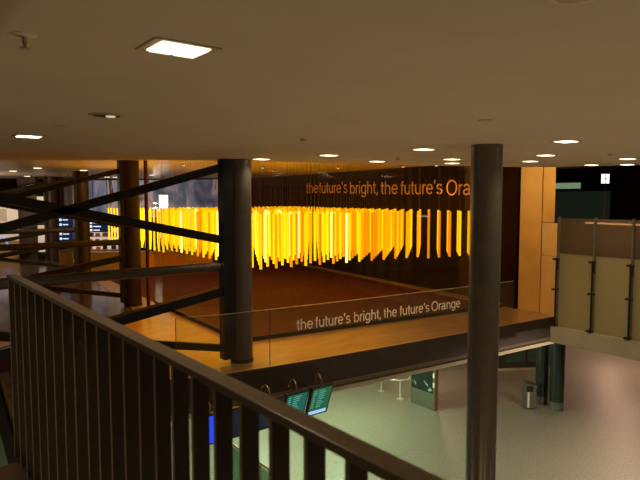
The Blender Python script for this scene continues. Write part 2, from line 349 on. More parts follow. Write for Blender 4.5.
# ------------------------------------------------------------------ glass enclosure of the installation
gy = lambda x: 11.17 - 0.121 * (x - 6.35)
en = thing('glass_enclosure', 'tall glass walls around the hanging orange sticks', 'glass wall', (6.38, 11.2, WALK))
def off(pts): return [(x - 6.38, y - 11.2) for x, y in pts]
xs = [6.40, 7.85, 9.55, 11.25, 12.95, 14.62]
for a, c in zip(xs, xs[1:]):
    MB().strip(off([(a + .006, gy(a)), (c - .006, gy(c))]), 0.02, 0.1, HIGH - WALK - 0.01, 1).build('glass_pane', M['frontglass'], en)
wy = [(6.40, 11.22), (6.50, 13.1), (6.60, 15.0), (6.70, 16.85)]
for a, c in zip(wy, wy[1:]):
    MB().strip(off([(a[0], a[1] + .006), (c[0], c[1] - .006)]), 0.02, 0.1, HIGH - WALK - 0.01, -1).build('glass_pane', M['frontglass'], en)
MB().strip(off([(6.38, gy(6.38) - .03), (14.66, gy(14.66) - .03)]), 0.08, 0.0, 0.1, 1).build('base_frame', M['black'], en)
MB().strip(off([(6.38, 11.2), (6.69, 16.87)]), 0.08, 0.0, 0.1, -1).build('base_frame', M['black'], en)

# frameless glass balustrade along the walkway edge
def ey(x):
    for (xa, yA), (xb, yB) in zip(slab_edge, slab_edge[1:]):
        if xa <= x <= xb: return yA + (yB - yA) * (x - xa) / (xb - xa) + 0.07
    return slab_edge[-1][1] + 0.07
bl_ = thing('glass_balustrade', 'low clear glass balustrade along the walkway edge, in front of the tall enclosure', 'balustrade', (3.7, ey(3.7), WALK))
jx = [4.20, 5.0, 5.95, 7.70, 9.45, 11.20, 12.98]
for a, c in zip(jx, jx[1:]):
    q = [(a + .005 - 3.7, ey(a) - ey(3.7)), (c - .005 - 3.7, ey(c) - ey(3.7))]
    g_ = MB().strip(q, 0.016, 0.0, 1.085, 1).build('glass_pane', M['balglass'], bl_)
    MB().strip(q, 0.018, 1.085, 1.097, 1).build('polished_edge', M['glassedge'], g_)
for x in (4.20, 5.95):
    MB().box(x - 3.7 - 0.004, ey(x) - ey(3.7) - 0.002, 0.0, x - 3.7 + 0.004, ey(x) - ey(3.7) + 0.018, 1.085).build('joint', M['lip'], bl_)

# stroke letters, unit = letter size; each glyph: (advance, strokes)
def arc(cx, cy, rx, ry, a0, a1, n=12):
    return [(cx + rx * math.cos(rad(a0 + (a1 - a0) * k / n)), cy + ry * math.sin(rad(a0 + (a1 - a0) * k / n))) for k in range(n + 1)]
GLYPH = {
 't': (0.28, [[(0.13, 0.67)] + [(0.13, 0.12)] + arc(0.22, 0.12, 0.09, 0.09, 180, 280, 5), [(0.02, 0.485), (0.25, 0.485)]]),
 'h': (0.54, [[(0.10, 0.0), (0.10, 0.72)], [(0.10, 0.30)] + arc(0.27, 0.31, 0.165, 0.175, 175, 0, 8) + [(0.435, 0.0)]]),
 'n': (0.54, [[(0.10, 0.0), (0.10, 0.52)], [(0.10, 0.30)] + arc(0.27, 0.31, 0.165, 0.175, 175, 0, 8) + [(0.435, 0.0)]]),
 'u': (0.54, [[(0.435, 0.52), (0.435, 0.0)], [(0.435, 0.22)] + arc(0.265, 0.205, 0.165, 0.175, -5, -180, 8) + [(0.10, 0.52)]]),
 'e': (0.52, [[(0.07, 0.27), (0.455, 0.27)] + arc(0.26, 0.26, 0.195, 0.235, 5, 322, 18)]),
 'f': (0.27, [[(0.115, 0.0), (0.115, 0.58)] + arc(0.215, 0.58, 0.10, 0.105, 180, 85, 5), [(0.01, 0.485), (0.24, 0.485)]]),
 'r': (0.32, [[(0.10, 0.0), (0.10, 0.52)], [(0.10, 0.30)] + arc(0.28, 0.30, 0.175, 0.19, 170, 85, 6)]),
 "'": (0.19, [[(0.11, 0.72), (0.11, 0.62), (0.06, 0.52)]]),
 's': (0.47, [arc(0.235, 0.375, 0.155, 0.115, 25, 235, 9) + arc(0.235, 0.145, 0.17, 0.12, 60, -160, 9)]),
 'b': (0.55, [[(0.10, 0.0), (0.10, 0.72)], arc(0.29, 0.26, 0.19, 0.235, 0, 360, 20)]),
 'i': (0.21, [[(0.10, 0.0), (0.10, 0.52)], [(0.10, 0.635), (0.10, 0.725)]]),
 'g': (0.55, [[(0.45, 0.52), (0.45, -0.02)] + arc(0.265, -0.02, 0.185, 0.16, 0, -155, 8), arc(0.26, 0.26, 0.19, 0.235, 0, 360, 20)]),
 ',': (0.24, [[(0.11, 0.09), (0.11, -0.01), (0.06, -0.12)]]),
 'O': (0.77, [arc(0.385, 0.36, 0.315, 0.345, 0, 360, 26)]),
 'a': (0.53, [arc(0.24, 0.375, 0.16, 0.12, 165, 0, 7) + [(0.40, 0.10)] + arc(0.46, 0.09, 0.06, 0.06, 180, 270, 3), [(0.40, 0.29), (0.22, 0.265)] + arc(0.20, 0.14, 0.135, 0.115, 95, 270, 6) + arc(0.24, 0.20, 0.16, 0.175, -80, 0, 5)]),
}
def word_mesh(mb, text, width, size, w, depth):
    nat = sum(GLYPH[c][0] for c in text) - 0.12
    sx = width / nat; x = -0.06
    for c in text:
        adv, strokes = GLYPH[c]
        for st in strokes:
            p = [Vector(((x + a) * sx, b_ * size)) for a, b_ in st]
            closed = (p[0] - p[-1]).length < 1e-4
            if closed: p = p[:-1]
            n = len(p); lf = []; rt = []
            for k in range(n):
                a = p[k - 1] if (k > 0 or closed) else p[k]; c2 = p[(k + 1) % n] if (k < n - 1 or closed) else p[k]
                d = (c2 - a).normalized(); nr = Vector((-d.y, d.x)) * w / 2
                lf.append(p[k] + nr); rt.append(p[k] - nr)
            V = lambda q, z: mb.bm.verts.new((q.x, q.y, z))
            A = [V(q, 0) for q in lf]; B = [V(q, 0) for q in rt]; A2 = [V(q, depth) for q in lf]; B2 = [V(q, depth) for q in rt]
            for k in range(n if closed else n - 1):
                m_ = (k + 1) % n
                for f in ((A[k], B[k], B[m_], A[m_]), (A2[k], A2[m_], B2[m_], B2[k]), (A[k], A[m_], A2[m_], A2[k]), (B[k], B2[k], B2[m_], B[m_])): mb.bm.faces.new(f)
            if not closed:
                for k in (0, n - 1): mb.bm.faces.new((A[k], B[k], B2[k], A2[k]))
        x += adv
    bmesh.ops.recalc_face_normals(mb.bm, faces=mb.bm.faces[:])
WORDS = ["the", "future's", "bright,", "the", "future's", "Orange"]
# on the dark wall, reading from north to south
t = thing('wall_lettering', 'large orange brown slogan letters high on the dark wall', 'lettering', (wx(21.96) - 0.002, 21.96, EYE + 0.23))
X = Vector((-0.12, -1, 0)).normalized()
for wd, y0, y1 in zip(WORDS, (21.96, 20.78, 18.33, 16.20, 15.0, 12.64), (20.93, 18.55, 16.40, 15.22, 12.87, 10.47)):
    mb = MB(); word_mesh(mb, wd, (y0 - y1) * 1.007, 0.675, 0.046, 0.012)
    o = mb.build('word', M['letter_up'], t)
    Z = X.cross(Vector((0, 0, 1)))
    o.matrix_local = Matrix.Translation((wx(y0) - wx(21.96), y0 - 21.96, -0.0145 * (21.96 - y0))) @ Matrix((X, Vector((0, 0, 1)), Z)).transposed().to_4x4()
# on the balustrade glass, reading from west to east
ty = lambda x: 9.12 + 0.07 - 0.0869 * (x - 6.55) - 0.006
t = thing('glass_lettering', 'small cream slogan letters on the low glass balustrade', 'lettering', (6.533, ty(6.533), WALK + 0.622))
X = Vector((1, -0.0869, 0)).normalized(); Z = X.cross(Vector((0, 0, 1)))
for wd, a, c in zip(WORDS, (6.533, 6.969, 7.909, 8.712, 9.164, 10.109), (6.887, 7.806, 8.629, 9.061, 10.022, 11.016)):
    mb = MB(); word_mesh(mb, wd, (c - a) * 1.004, 0.298, 0.027, 0.003)
    o = mb.build('word', M['letter_low'], t)
    o.matrix_local = Matrix.Translation((a - 6.533, ty(a) - ty(6.533), 0)) @ Matrix((X, Vector((0, 0, 1)), Z)).transposed().to_4x4()

# ------------------------------------------------------------------ hanging sticks
ZT, ZB = EYE - 0.38, EYE - 1.65
HW = 0.024
def stick_mesh(mname, m):
    b = MB().box(-HW, -HW, ZB - ZT, HW, HW, 0); me = bpy.data.meshes.new(mname)
    bmesh.ops.bevel(b.bm, geom=b.bm.edges[:], offset=0.003, segments=1, affect='EDGES')
    b.bm.to_mesh(me); b.bm.free(); me.materials.append(m); return me
b = MB().tube([(0, 0, 0), (0, 0, HIGH - ZT)], 0.0022, 5); wire_me = bpy.data.meshes.new('wire'); b.bm.to_mesh(wire_me); b.bm.free(); wire_me.materials.append(M['wire'])
SM = {k: stick_mesh('stick ' + k, M[k]) for k in ('amber', 'yellowstick', 'paleglow', 'deepamber')}
ua, va = Vector((0.058, 0.9983)), Vector((0.9983, -0.058))
S = 0.415; nv = (va - ua).normalized(); org = Vector((7.0, 11.42))
org += va * ((round(org.dot(nv) / (S / math.sqrt(2))) * S / math.sqrt(2) - org.dot(nv)) * math.sqrt(2))   # one diagonal row points at the landing
pts = []
for i in range(-2, 22):
    for j in range(-4, 30):
        p = org + va * (i * S) + ua * (j * S)
        if p.y < gy(p.x) + 0.22 or p.x > wx(p.y) - 0.45 or p.x < 6.86 + 0.02 * (p.y - 11) or j > 28: continue
        pts.append((p.length, i, j, p))
pts.sort(key=lambda q: q[0])
front_of = {}
for d, i, j, p in pts:
    k = i - j
    if k not in front_of or j < front_of[k]: front_of[k] = j
ORD = ['rightmost', 'second', 'third', 'fourth', 'fifth', 'sixth', 'seventh', 'eighth', 'ninth', 'tenth', 'eleventh', 'twelfth']
rows = sorted({i - j for d, i, j, p in pts if i > 6 and j <= front_of[i - j]}, reverse=True)
G = 'sticks of the hanging light installation'
KNAME = {'amber': 'amber', 'yellowstick': 'bright yellow', 'paleglow': 'pale glowing yellow', 'deepamber': 'deep amber'}
def kind_of(i, j, p):  # light from the left and shading between sticks put into the mix
    r = random.random()
    if p.x > 10.3: return 'amber' if r < 0.5 else ('deepamber' if r < 0.78 else 'yellowstick')
    f = (10.3 - p.x) / 3.4
    if r < 0.07: return 'deepamber'
    if r < 0.26 - 0.12 * f: return 'amber'
    if r < 0.86: return 'yellowstick'
    return 'paleglow'
rest = {k: MB() for k in SM}
for n, (d, i, j, p) in enumerate(pts):
    kd = kind_of(i, j, p)
    if n >= 300:
        rest[kd].box(p.x - HW, p.y - HW, ZB, p.x + HW, p.y + HW, ZT); continue
    row = rows.index(i - j) if (i - j) in rows else 99
    isf = j == front_of[i - j]
    if row < len(ORD):
        lab = ('%s stick %s %s diagonal row from the installation right end' % (KNAME[kd], 'at the front of' if isf else 'farther back in', ORD[row]))
    elif isf: lab = '%s stick in the front line along the glass, left half of the installation' % KNAME[kd]
    elif p.y > gy(p.x) + 3.0 and p.x < 8.0: lab = '%s square stick hanging far left, beyond the grey braced column' % KNAME[kd]
    else: lab = '%s square stick hanging inside the dense cluster behind the front line' % KNAME[kd]
    o = bpy.data.objects.new('hanging_stick', SM[kd]); COL.objects.link(o); o.location = (p.x, p.y, ZT)
    tag(o, lab, 'stick', G, 'thing')
    w = bpy.data.objects.new('hanging_wire', wire_me); COL.objects.link(w); w.parent = o
# the far remainder of the same field, one object
bmr = bmesh.new(); names = list(rest)
me = bpy.data.meshes.new('distant_sticks')
for q, k in enumerate(names):
    tmp = bpy.data.meshes.new('t'); rest[k].bm.to_mesh(tmp); rest[k].bm.free()
    n0 = len(bmr.faces); bmr.from_mesh(tmp); bmr.faces.ensure_lookup_table()
    for f in bmr.faces[n0:]: f.material_index = q
    me.materials.append(M[k]); bpy.data.meshes.remove(tmp)
bmr.to_mesh(me); bmr.free()
o = bpy.data.objects.new('distant_sticks', me); COL.objects.link(o)
tag(o, 'far mass of orange sticks at the back of the hanging installation', 'sticks', G, 'stuff')

# ------------------------------------------------------------------ ceiling fittings
WARM = (1.0, 0.80, 0.55)
def downlight(x, y, label, z=CEIL, power=50, first=[None]):
    g = 'square recessed downlights'
    if first[0] is None:
        t = thing('recessed_downlight', label, 'ceiling light', (x, y, z), 0, g)
        b = MB()
        b.box(-0.17, -0.135, -0.007, 0.17, -0.108, 0); b.box(-0.17, 0.108, -0.007, 0.17, 0.135, 0)
        b.box(-0.17, -0.108, -0.007, -0.128, 0.108, 0); b.box(0.128, -0.108, -0.007, 0.17, 0.108, 0)
        b.build('trim_frame', M['trim'], t)
        b = MB()
        for sx in (-0.064, 0.064):
            m_ = Matrix.Translation((sx, 0, 0))
            b.box(-0.062, -0.100, -0.009, 0.062, 0.100, -0.001, m_)
            b.box(-0.054, -0.090, -0.016, 0.054, 0.090, -0.009, m_)
        b.build('diffuser', M['whitelamp'], t)
        first[0] = t
    else:
        t = dup(first[0], (x, y, z), label)
    lamp('SPOT', 'lamp', (x, y, z - 0.03), power, WARM, None, 0.08, 150, 0.8)
    return t
NEAR = [((1.24, 2.75), 'large bright square downlight nearest the camera, upper left', 30),
        ((1.53, 7.68), 'oval looking lit downlight at the left edge of the near ceiling', 30),
        ((7.195, 4.07), 'lit downlight right of the tall grey column, largest on the right side', 60),
        ((6.66, 6.05), 'lit downlight just left of the tall grey column top', 60),
        ((6.29, 7.89), 'lit downlight above the word future on the wall, middle of the ceiling', 60),
        ((8.10, 8.60), 'lit downlight near the ceiling edge, above the word bright', 60),
        ((5.90, 9.45), 'lit downlight just right of the braced grey column top', 25),
        ((8.78, 7.26), 'small lit downlight left of the tall column, upper of two close ones', 60),
        ((9.78, 8.08), 'small lit downlight left of the tall column, lower of two close ones', 60),
        ((9.25, 5.6), 'lit downlight above the ochre wall panels, nearer one', 50),
        ((10.5, 6.69), 'lit downlight at the top left of the ochre wall, farther one', 60),
        ((12.75, 6.60), 'small half lit downlight above the left end of the dark gallery', 25),
        ((11.3, 5.16), 'lit downlight near the right edge, higher of the pair there', 60),
        ((13.2, 6.03), 'lit downlight above the white lit sign at the right', 25)]
for (x, y), lab, pw in NEAR: downlight(x, y, lab, CEIL, pw)
FAR = [((4.65, 26.5), 'far downlight at the left edge beyond the braces'),
       ((4.9, 23.3), 'far downlight beyond the braces, second from the left edge'),
       ((6.75, 24.1), 'far downlight above the wide navy information board'),
       ((10.7, 27.0), 'far downlight above the mural near the cyan sign'),
       ((9.4, 31.0), 'left of three tiny downlights in a row over the mural left part'),
       ((9.85, 31.0), 'middle of three tiny downlights in a row over the mural left part'),
       ((10.3, 31.0), 'right of three tiny downlights in a row over the mural left part'),
       ((6.3, 32.3), 'tiny far downlight beside the farthest brown column')]
for (x, y), lab in FAR: downlight(x, y, lab, HIGH, 30)
# round gimbal downlight that is off
t = thing('round_downlight', 'unlit dark round downlight in the near ceiling at the left', 'ceiling light', (1.70, 5.33, CEIL))
MB().lathe([(0.150, 0), (0.150, -0.008), (0.125, -0.012), (0.12, -0.004)], 32).build('trim_ring', M['trim'], t, smooth=True)
MB().lathe([(0.118, -0.001), (0.118, -0.006)], 32).build('reflector', M['black'], t)
MB().lathe([(0.045, -0.004), (0.04, -0.016)], 20, (0.04, 0, 0)).build('bulb', M['striplamp'], t, smooth=True)
# sprinkler
t = thing('sprinkler', 'pendant fire sprinkler with round plate at the upper left', 'sprinkler', (0.585, 2.95, CEIL + 0.001))
MB().lathe([(0.052, 0), (0.05, -0.006), (0.022, -0.012)], 24).build('cover_plate', M['offwhite'], t, smooth=True)
MB().lathe([(0.013, -0.01), (0.011, -0.03), (0.014, -0.034), (0.007, -0.045), (0.007, -0.062)], 14).build('nozzle', M['trim'], t, smooth=True)
MB().lathe([(0.026, -0.062), (0.026, -0.066)], 14).build('deflector', M['trim'], t)
t = thing('ceiling_speaker', 'pale round ceiling fitting cut off by the top edge', 'ceiling speaker', (2.035, 1.125, CEIL))
MB().lathe([(0.10, 0), (0.10, -0.012), (0.085, -0.022)], 32).build('rim', M['offwhite'], t, smooth=True)
MB().lathe([(0.082, -0.020), (0.06, -0.026)], 32).build('grille', M['trim'], t, smooth=True)
det = [((4.27, 5.85), 'white smoke detector in the middle of the ceiling above the wall lettering'),
       ((9.68, 4.7), 'small smoke detector on the ceiling at the right, above the white lit sign'),
       ((7.72, 7.65), 'tiny smoke detector near the ceiling edge left of the tall column')]
first = None
for (x, y), lab in det:
    if first is None:
        first = thing('smoke_detector', lab, 'smoke detector', (x, y, CEIL), 0, 'ceiling smoke detectors')
        MB().lathe([(0.055, 0), (0.055, -0.012), (0.048, -0.016)], 24).build('base', M['offwhite'], first, smooth=True)
        MB().lathe([(0.042, -0.016), (0.036, -0.04), (0.02, -0.044)], 24).build('sensor_dome', M['trim'], first, smooth=True)
    else: dup(first, (x, y, CEIL), lab)
plates = [((1.58, 6.42), 'faint round blanking plate on the ceiling right of the left edge downlight'),
          ((4.66, 3.46), 'faint round blanking plate on the ceiling just above the tall column top'),
          ((3.9, 7.74), 'faint round blanking plate on the ceiling left of the braced column')]
for (x, y), lab in plates:
    o = MB().lathe([(0.07, 0), (0.068, -0.006)], 24).build('blanking_plate', M['trim'], None, loc=(x, y, CEIL + 0.001)); tag(o, lab, 'ceiling plate', 'ceiling blanking plates')
# orange spotlights over the installation
ORG = (1.0, 0.52, 0.12)
spots = [((10.9, 17.4), 'tiny spotlight above the word the at the left of the wall lettering', 1), ((13.25, 16.1), 'tiny spotlight above the word bright', 1), ((14.3, 13.9), 'tiny spotlight above the second word future', 1), ((14.6, 12.7), 'tiny spotlight above the apostrophe of the second future', 1), ((8.0, 17.5), 'tiny orange spotlight above the left part of the sticks', 1)]
firsts = None
for (x, y), lab, pw in spots:
    if firsts is None:
        firsts = thing('ceiling_spotlight', lab, 'spotlight', (x, y, HIGH), 0, 'small spotlights over the installation')
        MB().lathe([(0.06, 0), (0.06, -0.05), (0.05, -0.055)], 20).build('housing', M['trim'], firsts, smooth=True)
        MB().lathe([(0.048, -0.056), (0.046, -0.06)], 20).build('lens', M['whitelamp'], firsts)
    else: dup(firsts, (x, y, HIGH), lab)
    lamp('SPOT', 'lamp', (x, y, HIGH - 0.08), 60, ORG, None, 0.05, 110, 0.8)

# ------------------------------------------------------------------ east partition
pt = thing('glass_partition', 'frosted tan glass partition with steel fins along the right gallery', 'partition', (13.35, 5.0, WALK))
py = [7.64, 6.74, 5.88, 5.02, 4.16, 3.3]
TOP = 6.51 - WALK; BAND = 5.68 - WALK
for a, c in zip(py, py[1:]):
    MB().box(-0.008, c + .015 - 5, 0.055, 0.008, a - .015 - 5, BAND - 0.03).build('frosted_pane', M['frosted'], pt)
    MB().box(-0.008, c + .015 - 5, BAND + 0.03, 0.008, a - .015 - 5, TOP).build('upper_pane', M['upperglass'], pt)
MB().box(-0.012, py[-1] - 5, BAND - 0.035, 0.03, py[0] - 5, BAND + 0.035).build('cross_rail', M['lip'], pt)
for yy in py:
    MB().box(-0.10, yy - 0.018 - 5, 0.055, -0.009, yy + 0.018 - 5, TOP + 0.03).build('fin_post', M['fin'], pt)
    rod = MB().tube([(-0.125, yy - 5, 0.06), (-0.125, yy - 5, BAND - 0.14)], 0.021, 10).build('rod', M['black'], pt, smooth=True)
    for zz in (0.09, 0.97, BAND - 0.18):
        MB().box(-0.145, yy - 5 - 0.025, zz - 0.018, -0.008, yy - 5 + 0.10, zz + 0.018).build('clamp', M['black'], rod)
    MB().box(-0.145, yy - 5 - 0.05, BAND - 0.42, -0.10, yy - 5 - 0.02, BAND - 0.2).build('bracket', M['black'], rod)
# strip lamp behind the partition
t = thing('strip_lamp', 'thin warm strip lamp glimpsed behind the upper glass at the right', 'lamp', (14.0, 6.3, 6.36))
MB().tube([(0, -2.2, 0.02), (0, 1.05, 0.03)], 0.026, 10).build('tube', M['brightstrip'], t)
MB().box(-0.02, -2.2, 0.04, 0.06, 1.05, 0.09).build('housing', M['trim'], t)
MB().tube([(0.02, -1.5, 0.09), (0.02, -1.5, CEIL - 6.36)], 0.006, 6).build('hanger', M['wire'], t)
MB().tube([(0.02, 0.6, 0.09), (0.02, 0.6, CEIL - 6.36)], 0.006, 6).build('hanger', M['wire'], t)
# white lit sign; glowing green bar stands for a reflection
t = thing('lit_sign', 'small square white lit sign hanging in the dark gallery', 'sign', (16.98, 8.36, 7.56), rad(-37.7))
MB().box(-0.13, 0.005, -0.15, 0.13, 0.06, 0.15).build('housing', M['black'], t, bevel=0.02)
MB().box(-0.115, 0.0, -0.135, 0.115, 0.006, 0.135).build('sign_face', M['whitesign'], t)
MB().box(-0.03, -0.003, -0.01, 0.05, 0.0, 0.02).build('sign_mark', M['tan'], t)
MB().tube([(0, 0.03, 0.15), (0, 0.03, HIGH - 7.56)], 0.008, 6).build('hanger', M['wire'], t)
t = thing('green_reflection_bar', 'greenish painted reflection on the far dark wall, right of the ochre wall', 'lamp', (20.88, 11.75, 7.46))
MB().box(-0.02, -0.55, -0.11, 0.02, 0.75, 0.11).build('tube', M['greenreflection'], t)
MB().box(0.02, -0.95, -0.15, 0.10, 0.75, 0.15).build('housing', M['black'], t)

# ------------------------------------------------------------------ lower hall
for (x, y), lab, r in (((17.87, 10.72), 'dark teal round column beside the litter bin, rear of the pair', 0.215), ((17.73, 10.10), 'dark teal round column in front, right of the pair under the gallery', 0.235)):
    t = thing('lower_column', lab, 'column', (x, y, 0), 0, 'pair of teal columns')
    MB().lathe([(r, 0.28), (r, 3.30)], 36).build('shaft', M['teal'], t, smooth=True)
    MB().lathe([(r + 0.006, 0), (r + 0.006, 0.28)], 36).build('steel_base', M['dullsteel'], t, smooth=True)
t = thing('litter_bin', 'stainless litter bin with dark slot beside the teal columns', 'bin', (17.12, 10.72, 0), rad(-35))
MB().prism([(-0.18, -0.16), (0.18, -0.16), (0.18, 0.16), (-0.18, 0.16)], 0.03, 0.72).build('body', M['dullsteel'], t, bevel=0.015)
b = MB(); v = [b.bm.verts.new(p) for p in ((-0.19, -0.17, 0.72), (0.19, -0.17, 0.72), (0.19, 0.17, 0.72), (-0.19, 0.17, 0.72), (-0.19, -0.17, 0.88), (0.19, -0.17, 0.80), (0.19, 0.17, 0.84), (-0.19, 0.17, 0.94))]
for f in ((3, 2, 1, 0), (4, 5, 6, 7), (0, 1, 5, 4), (1, 2, 6, 5), (2, 3, 7, 6), (3, 0, 4, 7)): b.bm.faces.new([v[q] for q in f])
b.build('hood', M['dullsteel'], t)
MB().box(-0.16, -0.176, 0.60, 0.06, -0.165, 0.80).build('slot', M['black'], t)
MB().box(-0.12, -0.168, 0.06, -0.06, -0.160, 0.60).build('pale_strip', M['offwhite'], t)
MB().box(-0.16, -0.14, 0, 0.16, 0.14, 0.03).build('foot', M['black'], t)
# poster stand
t = thing('poster_stand', 'upright steel poster stand with dark picture on the lower floor', 'poster stand', (14.46, 12.98, 0))
MB().box(-0.08, -0.53, 0.0, 0.07, 0.53, 2.02).build('cabinet', M['dullsteel'], t, bevel=0.006)
MB().box(-0.088, -0.45, 0.56, -0.078, 0.49, 1.96).build('poster_frame', M['black'], t)
MB().box(-0.094, -0.41, 0.60, -0.087, 0.45, 1.92).build('poster', M['poster'], t)
MB().box(-0.075, -0.545, 0.0, 0.075, -0.53, 2.02).build('end_panel', M['orangeedge'], t)
hd = MB()
for z in (0.78, 1.1, 1.42, 1.74): hd.box(-0.10, -0.525, z, -0.08, -0.465, z + 0.16)
hd.build('leaflet_holder', M['offwhite'], t)
# barrier rail
t = thing('barrier_rail', 'curved steel tube barrier on two posts beside the poster stand', 'barrier', (14.34, 14.45, 0))
MB().tube([(0.04, 0.52, 0.0), (0.04, 0.52, 0.70)], 0.03, 12).build('post', M['chrome'], t, smooth=True)
MB().tube([(-0.02, -0.50, 0.0), (-0.02, -0.50, 0.69)], 0.036, 12).build('post', M['chrome'], t, smooth=True)
for (x, y) in ((0.04, 0.52), (-0.02, -0.50)): MB().lathe([(0.12, 0), (0.12, 0.015), (0.06, 0.03)], 20, (x, y, 0)).build('foot_plate', M['chrome'], t, smooth=True)
pth = [(-0.30, 0.60, 0.69), (-0.42, 0.42, 0.69), (-0.42, 0.20, 0.69), (-0.28, -0.30, 0.69), (-0.10, -0.56, 0.69), (0.12, -0.66, 0.69), (0.34, -0.62, 0.69), (0.46, -0.48, 0.69)]
MB().tube(pth, 0.03, 10).build('top_tube', M['chrome'], t, smooth=True)
MB().tube([(-0.02, -0.50, 0.66), (-0.12, -0.52, 0.69)], 0.02, 8).build('bracket', M['chrome'], t)
MB().tube([(0.04, 0.52, 0.66), (-0.36, 0.50, 0.69)], 0.02, 8).build('bracket', M['chrome'], t)
# shopfront under the walkway
ang = math.atan2(12.84 - 13.68, 21.59 - 20.27)
t = thing('lower_shopfront', 'dark framed shop front under the walkway behind the litter bin', 'shop front', (19.9, 13.9, 0), ang)
MB().box(0, 0, 0, 2.2, 0.12, 3.2).build('frame', M['fascia'], t)
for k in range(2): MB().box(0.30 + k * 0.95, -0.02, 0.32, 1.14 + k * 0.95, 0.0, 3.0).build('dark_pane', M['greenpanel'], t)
MB().box(0.0, -0.05, 0, 2.2, 0.0, 0.08).build('sill', M['curb'], t)
o = MB().box(-0.12, -0.12, 0, 0.12, 0.12, 0.42).build('white_box', M['offwhite'], None, bevel=0.02, loc=(19.55, 14.15, 0)); tag(o, 'small white box on the lower floor left of the dark shop front', 'box')
# glass barrier with warm handrail on the lower floor
t = thing('glass_barrier', 'green glass barrier with warm metal handrail seen between the balusters', 'barrier', (6.7, 11.0, 0))
MB().tube([(0, 1.6, 1.02), (0, -3.2, 1.02)], 0.03, 12).build('handrail', M['copper'], t, smooth=True)
for a in (-3.1, -1.6, -0.1): MB().box(-0.008, a, 0.08, 0.008, a + 1.4, 0.96).build('glass_panel', M['greenglass'], t)
for a in (-3.15, -1.65, -0.15, 1.35): MB().box(-0.02, a - 0.02, 0, 0.02, a + 0.02, 1.0).build('post', M['steel'], t)
# escalator glimpsed past the railing end
t = thing('escalator', 'escalator flank with handrail glimpsed past the far end of the railing', 'escalator', (2.6, 13.0, 0))
b = MB(); v0 = [(0, 1.3, 3.70), (0, -7.0, 0.2), (0, -7.0, 1.1), (0, 1.3, 4.6)]
for xo in (-0.9, 0.3):
    q = [b.bm.verts.new((xo + dx, yy, zz)) for dx in (0, 0.08) for (_, yy, zz) in v0]
    for f in ((0, 1, 2, 3), (7, 6, 5, 4), (0, 4, 5, 1), (1, 5, 6, 2), (2, 6, 7, 3), (3, 7, 4, 0)): b.bm.faces.new([q[k] for k in f])
b.build('flank', M['pipe'], t)
for xo in (-0.86, 0.34): MB().tube([(xo, 1.3, 4.64), (xo, -7.0, 1.14)], 0.035, 10).build('handrail', M['black'], t, smooth=True)
MB().tube([(0.40, 1.2, 4.2), (0.40, -7.0, 0.75)], 0.025, 8).build('light_strip', M['brightstrip'], t)
st = MB()
for k in range(18): st.box(-0.82, 1.1 - k * 0.45 - 0.45, 3.62 - k * 0.19 - 0.2, 0.3, 1.1 - k * 0.45, 3.62 - k * 0.19)
st.build('steps', M['steel'], t)

# hanging monitors in front of the walkway edge
mons = [(6.73, 'screengreen', 'rightmost hanging monitor, green screen with pale blue bar at the bottom', True),
        (6.14, 'screenteal', 'teal hanging monitor, second from the right', False),
        (5.55, 'screenoff', 'dark switched off monitor left of the teal monitor', False),
        (4.96, 'screenoff', 'dark switched off monitor right of the blue monitor', False),
        (4.37, 'screenblue', 'bright blue hanging monitor seen between the balusters', False)]
for x, mk, lab, bar in mons:
    t = thing('hanging_monitor', lab, 'monitor', (x, 8.60, 3.39), 0, 'monitors hanging in a row below the walkway edge')
    tilt = Matrix.Rotation(rad(20), 4, 'X')
    MB().box(-0.26, 0.0, -0.665, 0.26, 0.06, 0.0, tilt).build('housing', M['screenblack'], t)
    MB().box(-0.225, -0.006, -0.63, 0.225, 0.001, -0.035, tilt).build('screen', M[mk], t)
    if mk in ('screengreen', 'screenteal'):
        b = MB()
        for k in range(9):
            z = -0.08 - k * 0.047
            b.box(-0.20, -0.010, z - 0.012, -0.20 + random.uniform(0.05, 0.08), -0.006, z, tilt); b.box(-0.08, -0.010, z - 0.012, 0.0 + random.uniform(0, 0.10), -0.006, z, tilt)
        b.build('screen_rows', M['screentext'], t)
    if bar: MB().box(-0.22, -0.010, -0.625, 0.20, -0.006, -0.55, tilt).build('screen_bar', M['screenbar'], t)
    yb = 8.93 - 0.085 * (x - 6.0) / 1.0 * 1.0 - 8.60 + (0.0 if x > 5 else 0.0)
    yb = max(0.20, yb + 0.0)
    MB().tube([(0, 0.06, -0.06)] + [(0, 0.06 + (yb - 0.06) * (0.5 - 0.5 * math.cos(q)), 0.02 + 0.18 * math.sin(q)) for q in [rad(a) for a in range(0, 181, 18)]], 0.016, 10).build('hook', M['copper'], t, smooth=True)

# ------------------------------------------------------------------ far left: bar, mural, boards, shops
dirc = Vector((12.4 - 7.6, 24.2 - 27.0)); LC = dirc.length; ac = math.atan2(dirc.y, dirc.x)
ct = thing('bar_counter', 'orange fluted bar counter behind the left part of the sticks', 'counter', (7.6, 27.0, WALK), ac)
MB().box(0, 0.06, 0, LC, 0.7, 0.72).build('body', M['counterpale'], ct)
b = MB()
for k in range(44): b.tube([(2.5 + k * 0.07, 0.06, 0.02), (2.5 + k * 0.07, 0.06, 0.70)], 0.034, 8)
b.build('fluted_front', M['counter'], ct)
MB().box(-0.03, -0.01, 0.72, LC + 0.03, 0.74, 0.77).build('worktop', M['counterpale'], ct)
def oncounter(s, tt): return (7.6 + math.cos(ac) * s - math.sin(ac) * tt, 27.0 + math.sin(ac) * s + math.cos(ac) * tt, WALK + 0.77)
bm0 = None
bl = [(2.65, 0.42), (2.85, 0.52), (3.1, 0.40), (3.35, 0.36), (3.95, 0.42), (4.2, 0.38), (4.75, 0.34)]
